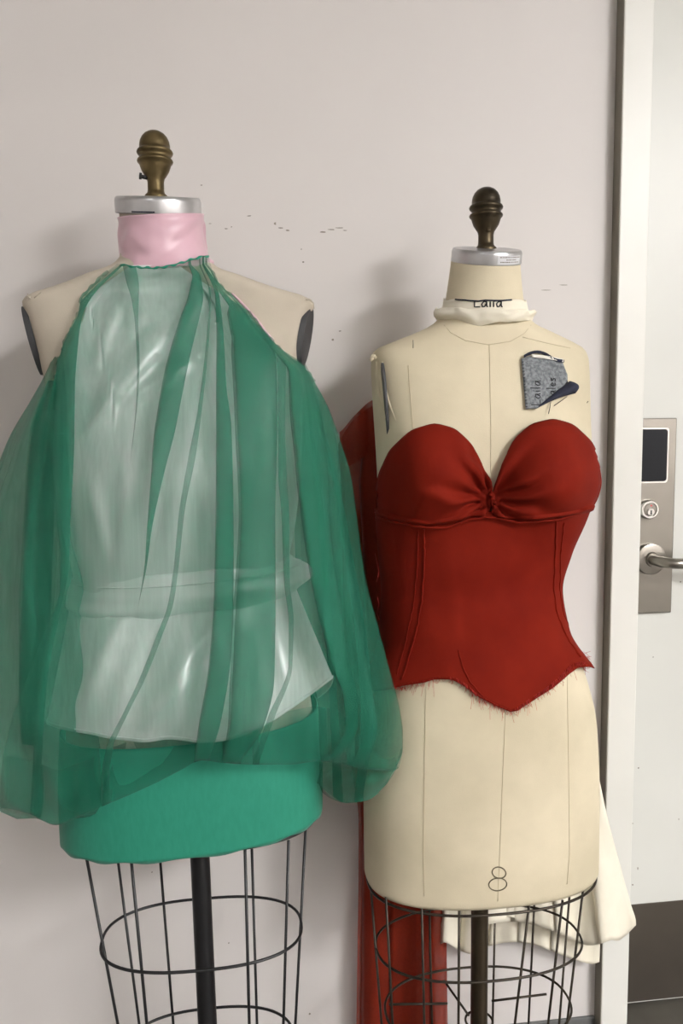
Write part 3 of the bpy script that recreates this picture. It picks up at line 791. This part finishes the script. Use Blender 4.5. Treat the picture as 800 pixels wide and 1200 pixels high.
for (x, y, d) in ((31,352,((0,0),(2,-7),(5,-4))),(40,349,((0,0),(4,-3),(8,-7),(9,-3))),(36,350,((0,0),(-3,-3),(-4,-6))),(362,350,((0,0),(2,3),(5,5),(6,12))),(358,351,((0,0),(6,1),(9,4)))):
    m.tube([P(x+a, y+b, LY_-.03) for a, b in d], .0007, 5)
o = m.build('loose_threads', MT['canvas_old'], ltorso); o['kind'] = 'stuff'
cage(lroot, LY_,
 [(100,998,138,1200,.25),(137,1000,163,1200,-.75),(153,1000,172,1200,1),(187,1000,203,1200,-1),(287,995,292,1200,1),(295,995,301,1200,-1),(338,985,332,1200,1),(358,972,346,1200,-.3)],
 [(958,82,368,.10),(1092,119,353,.084),(1228,142,345,.082)], (234,1000,243,1200), MT['black'], MT['black'], r=.0021, pr=.0138, e=2.5)

# ------------------------------------------------------------------ the green blouse and its parts
groot = thing('blouse', (P(225,900,LY_).x, LY_, P(225,960,LY_).z), 'sheer green chiffon halter blouse with pink collar and silver satin lining', 'blouse')
# collar
CF = Form([(244,140.5,235,.0545,.054,2,0,.24),(252,141,236,.0555,.055,2,0,.22),(275,142,238.5,.0555,.055,2,0,.2),(300,142,243,.058,.056,2,0,.12),(312,140,246,.060,.058,2,0,.1),(326,137,250,.063,.06,2,0,.1)], LY_)
m = MB(); rows = []
for i in range(33):
    t = i/32; row = []
    for k in range(150):
        th = 2*PI*k/150; top = 253-3.5*math.cos(th); bot = 321-5*math.cos(th)-2*math.sin(th)
        py = top+(bot-top)*t
        off = .0018+.0016*math.exp(-(t/.05)**2)+.0016*math.exp(-((1-t)/.05)**2)
        off += .0020*math.sin(7*t+1.6*math.cos(th*1.3)+2*noise.noise(Vector((math.cos(th)*2, math.sin(th)*2, t*2))))*sm(.0,.25,t)
        for ct, s in ((.12, 1), (PI-.12, -1)):
            g = math.exp(-((th-ct)/.22)**2)*sm(.62, 1, t); off += .0055*g*math.sin(t*30+s)
        row.append(CF.pt(th, py, off))
    rows.append(row)
m.grid(rows, True); collar = m.build('collar', MT['pink'], groot, solid=.001); collar['label'] = 'pink satin stand collar'
# satin lining bodice
WR = [((240,318),(118,470),9,.0045),((246,335),(100,508),8,.005),((236,318),(160,380),8,.003),((150,330),(110,430),9,.0035),((170,330),(120,480),10,.002),
      ((182,470),(176,640),8,.0022),((150,520),(140,670),9,.002),((205,520),(200,650),10,.002),((105,560),(130,670),9,.0025),((240,560),(250,660),9,.0025),((225,420),(150,470),8,.003)]
def wrinkles(x, y, W):
    s = 0
    for (a, b, wd, h) in W:
        vx, vy = b[0]-a[0], b[1]-a[1]; L2 = vx*vx+vy*vy; t = ((x-a[0])*vx+(y-a[1])*vy)/L2
        if -.1 < t < 1.1:
            dx, dy = x-a[0]-vx*t, y-a[1]-vy*t
            s += h*math.exp(-(dx*dx+dy*dy)/(wd*wd))*math.sin(PI*max(0,min(1,(t+.1)/1.2)))
    return s
NCS = 220
LEFT = [(306,141),(330,112),(350,95),(362,93),(372,90),(390,80),(410,72),(450,64),(520,62),(600,65),(690,70),(740,52),(800,30),(850,12),(900,2),(945,0),(962,6)]
RIGHT = [(300,244),(325,252),(345,270),(365,290),(385,307),(400,320),(415,337),(430,356),(450,370),(480,385),(520,399),(555,410),(610,418),(665,425),(700,433),(745,445),(790,457),(830,467),(860,471),(880,471),(905,466)]
def neckline(th):
    if math.sin(th) < .02: return 480
    y = 480
    while y > 322:
        x, yy = proj(LF.pt(th, y-2, .0065))
        if x < tab(LEFT, yy)+7 or x > tab(RIGHT, yy)-9: break
        y -= 2
    return y
m = MB(); rows = []
for i in range(120):
    t = i/119; row = []
    for k in range(NCS):
        th = 2*PI*k/NCS; ya = neckline(th); py = ya+(684-ya)*t
        p = LF.pt(th, py, .0065)
        if math.sin(th) > 0:
            x, y = proj(p); p = p+Vector((0, -2.3*wrinkles(x, y, WR)-.0012*noise.noise(Vector((x*.05, y*.012, 1.5))), 0))
        row.append(p)
    rows.append(row)
m.grid(rows, True); satin = m.build('satin_bodice', MT['satin'], groot, solid=.0008); satin['label'] = 'silver white satin lining'
# satin waist flange
WF = Form([(652,93,332,.104,.09,2.2,.05,0),(664,88,344,.108,.092,2.0,.05,0),(674,83,362,.112,.094,1.9,.05,0),(682,80,366,.114,.094,1.9,.05,0),(694,79,352,.112,.093,2,.05,0),(706,90,338,.104,.09,2.2,.05,0)], LY_)
m = MB(); m.grid(WF.rowsof(656, 704, 24, 160, .001), True); wb = m.build('waist_band', MT['satin'], groot, solid=.0008)
m = MB(); m.tube([WF.pt(2*PI*k/120, 668, .0022) for k in range(120)], .0009, 6, closed=True); m.build('waist_seam', MT['satin'], groot)
# satin peplum
hemP = [(55,848),(75,855),(105,861),(140,868),(170,870),(200,866),(235,871),(262,868),(290,860),(318,846),(345,828),(370,810),(390,795)]
WP = [((150,700),(95,830),14,.006),((185,720),(150,860),14,-.005),((225,715),(205,860),14,.007),((260,720),(175,830),10,.004),((285,720),(290,850),14,-.005),((320,710),(345,820),14,.006),((235,780),(170,850),9,.004)]
m = MB(); rows = []; NPp = 180
for i in range(61):
    t = i/60; row = []
    for k in range(NPp):
        th = 2*PI*k/NPp; c, s = math.cos(th), math.sin(th)
        T = WF.pt(th, 698, -.002)
        x = 222.5+167.5*c
        if s >= 0: B = P(x, tab(hemP, x, 1), LY_-.045-.105*s**.8)
        else:
            y0 = 848 if c < 0 else 795; B = P(x, y0+ (830-y0)*min(1,-s*1.5), LY_-.045+.16*(-s)**.8)
        tt = t**.9
        p = T.lerp(B, tt)+Vector((0, -.012*math.sin(PI*t)*max(0, s), 0))
        if s > 0:
            xx, yy = proj(p); p.y -= 1.6*wrinkles(xx, yy, WP)+.003*noise.noise(Vector((xx*.03, yy*.01, 4)))*t
        row.append(p)
    rows.append(row)
m.grid(rows, True); pep = m.build('satin_peplum', MT['satin'], groot, solid=.0008)
m = MB(); m.tube([p+Vector((0,-.0012,.004)) for p in rows[-1]], .0007, 5, closed=True); m.build('peplum_hem', MT['satin'], groot)
# green fitted hem band
m = MB(); rows = LF.rowsof(836, 957, 30, 150, .0075)
for k in range(150): rows[-1][k] = rows[-1][k]+Vector((0,0,.0015*math.sin(k*.7)))
rows.append([LF.pt(2*PI*k/150, 957, .002) for k in range(150)])
m.grid(rows, True); band = m.build('hem_band', MT['band'], groot, solid=.001); band['label'] = 'smooth opaque green hem band'

# depth map of what lies under the chiffon, seen along the camera's rows
UT = bvh([collar, ltorso, satin, wb, pep, band])
GX0, GX1, GY0, GY1, GS = -70, 490, 290, 975, 5
gw, gh = int((GX1-GX0)/GS)+1, int((GY1-GY0)/GS)+1
under = np.full((gh, gw), -.5)
for j in range(gh):
    for i in range(gw):
        h, n = hit(UT, GX0+i*GS, GY0+j*GS)
        if h is not None and h.y < -.02: under[j, i] = LY_-h.y
ENVL = [(300,138),(350,88),(410,60),(450,40),(520,5),(600,-25),(700,-45),(850,-50),(900,-40),(960,-30)]
ENVR = [(300,246),(345,270),(385,308),(430,362),(480,388),(555,413),(665,428),(745,448),(830,471),(870,475),(960,474)]
ENVD = [(300,.064),(330,.068),(400,.10),(500,.135),(600,.148),(700,.150),(800,.172),(850,.180),(885,.160),(905,.140),(960,.128)]
env = np.zeros((gh, gw))
for j in range(gh):
    y = GY0+j*GS; l, r, d = tab(ENVL, y), tab(ENVR, y), tab(ENVD, y)
    for i in range(gw):
        t = (GX0+i*GS-(l+r)/2)/((r-l)/2)
        env[j, i] = d*max(0, 1-abs(t)**2.4)**(1/2.4) if abs(t) < 1 else 0
D = np.maximum(env, under+.010)
for _ in range(4):
    Q = np.pad(D, 1, mode='edge')
    B = (Q[:-2,1:-1]+Q[2:,1:-1]+Q[1:-1,:-2]+Q[1:-1,2:]+2*Q[1:-1,1:-1])/6
    D = np.maximum(B, under+.007)
def dmap(x, y):
    fx = max(0, min(gw-1.001, (x-GX0)/GS)); fy = max(0, min(gh-1.001, (y-GY0)/GS)); i, j = int(fx), int(fy); a, b = fx-i, fy-j
    return (D[j,i]*(1-a)+D[j,i+1]*a)*(1-b)+(D[j+1,i]*(1-a)+D[j+1,i+1]*a)*b
TOP = [(60,308),(140,309),(160,312),(180,313),(205,309),(225,303),(244,299),(300,300)]
BOT = [(-20,945),(0,945),(30,951),(50,960),(66,965),(85,958),(110,947),(150,930),(185,914),(212,900),(235,889),(262,892),(300,894),(340,894),(372,890),(400,893),(430,900),(460,902),(480,885)]
folds = [
 [(310,143,3,2),(345,106,8),(372,88,16),(420,79,22),(450,76,24),(520,75,24),(600,74,18),(660,76,10),(720,66,8),(800,50,10),(960,40,10)],
 [(310,151,16),(330,155,15),(350,158,9),(380,160,4),(430,162,3),(560,150,0),(700,120,0),(900,90,0)],
 [(310,222,3,2),(325,230,10),(345,229,18),(372,222,25),(430,207,28),(500,194,26),(560,184,15),(620,175,6),(660,171,3),(720,160,0),(900,128,0)],
 [(310,234,1),(345,246,2),(400,243,3),(480,234,5),(540,224,9),(600,213,7),(667,206,6),(707,200,7),(749,185,8),(797,166,8),(830,150,7),(880,126,9),(930,110,10)],
 [(310,238,2,2),(345,254,5),(400,258,9),(450,259,12),(500,262,18),(600,263,21),(700,262,23),(780,257,25),(840,247,25),(890,236,18)],
 [(310,238,2,2),(350,266,8),(370,286,28),(420,297,52),(500,300,50),(600,301,43),(740,297,51),(800,295,52),(850,288,42),(892,271,22)],
 [(310,241,1),(380,297,3),(430,330,10),(500,330,8),(560,331,10),(600,334,9),(680,336,7),(730,341,6),(780,340,5),(840,318,8),(892,300,8)],
 [(310,242,1,2),(380,299,2),(425,346,18),(450,352,28),(500,360,38),(560,366,38),(600,369,34),(690,381,30),(780,399,22),(816,410,18),(849,412,14),(880,396,12),(895,374,8)],
 [(310,243,.5),(400,317,1),(440,360,6),(500,384,14),(560,392,15),(600,394,16),(690,404,20),(780,419,22),(850,432,20),(880,428,16),(900,410,10)],
]
def dfront(x, y, v):
    r = noise.noise(Vector((x*.035, y*.006, 11)))*.004+noise.noise(Vector((x*.12, y*.012, 17)))*.0016
    edge = sm(0, 30, min(x-tab(LEFT, y), tab(RIGHT, y)-x)+6)
    gather = .0022*math.sin(x*1.15+y*.10)*sm(830, 885, y)*sm(930, 895, y)*sm(250, 285, x)*sm(380,330,x)
    return dmap(x, y)+.003+.055*sm(385, 455, x)*sm(540, 720, y)+r*edge*sm(300, 380, y)+gather
rows = make_sheet(lambda x: tab(TOP, x), lambda x: tab(BOT, x), LEFT, RIGHT, folds, dfront, LY_, 170, 13, .0042, 306, 905)
# the hem of the sheet turns under to the band
last = rows[-1]; extra = []
for k, (dy, dz) in enumerate(((.004, -.004), (.010, -.005), (.018, -.002), (.026, .008), (.030, .022), (.032, .040), (.032, .055))):
    extra.append([p+Vector((0, dy, dz*(sm(462, 395, proj(p)[0]) if dz > 0 else 1)+.006*noise.noise(p*18)*k/6)) for p in last])
m = MB(); m.grid(rows+extra); front = m.build('chiffon_front', MT['chiffon'], groot); front['label'] = 'draped green chiffon front and sleeve fronts'
# ruched edges along the shoulder openings
for tbl, ya, yb in ((RIGHT, 318, 446), (LEFT, 318, 450)):
    m = MB(); pts = []; n = 60
    for i in range(n+1):
        y = ya+(yb-ya)*i/n; x = tab(tbl, y); s = 1 if tbl is RIGHT else -1
        pts.append(P(x+s*(-.6+1.0*math.sin(i*.55+.9*math.sin(i*.37))), y+.8*math.sin(i*1.3), LY_-dmap(x, y)-.004-.002*math.sin(i*1.1)))
    m.tube(pts, [.0018+.0006*math.sin(i*1.7) for i in range(n+1)], 8)
    m.build('ruched_edge', MT['chiffon'], groot)
# pink binding along the neckline
pts = [P(x, y, LY_-dmap(x, y)-.001) for x, y in ((271.5,344),(280,352),(290,362.5),(298,371),(305,380),(312,390),(320,398.5))]
MB().tube(pts, .0016, 8).build('pink_binding', MT['pink'], groot)
# back half of the sleeve on the side of the cream form
rows = make_sheet(lambda x: 425, lambda x: tab([(320,905),(372,918),(385,930),(405,941),(430,938),(450,922),(464,904),(474,880)], x), [(425,352),(480,350),(600,345),(850,356),(900,366),(940,374)],
    [(425,357),(450,370),(480,386),(520,400),(555,411),(610,419),(665,426),(700,434),(745,446),(790,458),(830,468),(860,472),(880,472),(905,466),(940,430)],
    [[(430,356,1),(600,375,6),(850,392,10),(935,396,12)], [(430,357,1),(600,400,8),(850,430,14),(935,420,10)]],
    lambda x, y, v: (.0+.055*sm(840,915,y)-.055*math.sin(PI*max(0,min(1,(x-340)/(tab(RIGHT,y)-338))))*sm(430,520,y)*(1-sm(850,930,y)))+.055*sm(370, 450, x)*sm(540, 720, y)+.004*noise.noise(Vector((x*.05,y*.01,3))), LY_, 100, 12, .004, 425, 925)
m = MB(); m.grid(rows); o = m.build('sleeve_back', MT['chiffon_full'], groot)
# puffed lower lobe of that sleeve
rows = []
for i in range(25):
    t = i/24; a = PI*t
    row = []
    for k in range(41):
        u = k/40; x = 374+97*u
        yt_ = tab([(374,889),(400,893),(430,899),(460,900),(472,872)], x); yb_ = tab([(374,926),(388,936),(405,941),(430,938),(450,922),(462,905),(472,878)], x)
        y = yt_+(yb_-yt_)*t
        row.append(P(x, y, LY_-.02-.055*sm(385,455,x)-.075*math.sin(PI*(.15+.8*t))*(.35+.65*math.sin(PI*min(1,u*.9+.1)))-.004*math.sin(x*.25+t*2)))
    rows.append(row)
m = MB(); m.grid(rows); m.build('cuff_puff', MT['chiffon_full'], groot)
# the other sleeve: a full tube, partly outside the frame
SL = [(418,62,76,.04,.02),(440,52,80,.05,.03),(470,36,84,.045,.045),(510,14,88,.035,.055),(545,0,92,.03,.06),(600,-22,96,.03,.07),(700,-46,104,.03,.08),(800,-54,116,.04,.085),(880,-50,128,.06,.08),(925,-36,130,.08,.05),(950,0,118,.09,.02),(963,40,90,.095,.005)]
m = MB(); rows = []
for i in range(91):
    y = 418+545*i/90; row = []
    xl, xr, dc, dh = (tab(SL, y, k) for k in (1,2,3,4))
    for k in range(160):
        th = 2*PI*k/160; c, s = math.cos(th), math.sin(th)
        x = (xl+xr)/2+(xr-xl)/2*math.copysign(abs(c)**.9, c)
        pl = math.sin(9*th+1.2*math.sin(y*.008)+.7)*.30+math.sin(17*th+y*.01)*.12
        row.append(P(x+pl*9*sm(430,560,y)*(1-sm(900,960,y)), y+ (4*math.sin(x*.12) if y > 900 else 0), LY_-dc-dh*s*(1+.3*pl)-(.006*pl if s > 0 else 0)))
    rows.append(row)
m.grid(rows, True); o = m.build('sleeve', MT['chiffon_full'], groot); o['label'] = 'full sheer sleeve tube'
# dense gathered fold inside that sleeve
rows = make_sheet(lambda x: 446, lambda x: 868+.15*x, [(446,56),(500,36),(560,30),(620,27),(720,22),(830,22),(880,26)], [(446,70),(500,76),(600,70),(700,64),(830,52),(880,50)],
    [[(446,62,10,2),(500,55,34),(560,49,34),(620,46,34),(720,42,34),(830,36,26),(880,37,20)]], lambda x, y, v: .055+.020*math.sin(PI*v)+.003*noise.noise(Vector((x*.08, y*.01, 6))), LY_, 70, 8, .004, 446, 870)
m = MB(); m.grid(rows); m.build('sleeve_fold', MT['chiffon'], groot)
# ruched top edge under the collar
pts = [P(x, tab(TOP, x)+1+.7*math.sin(x*.5), LY_-dmap(x, tab(TOP, x)+4)-.004) for x in [141+103*k/50 for k in range(51)]]
MB().tube(pts, [.0012+.0005*math.sin(k*1.3) for k in range(51)], 8).build('neck_edge', MT['band'], groot)
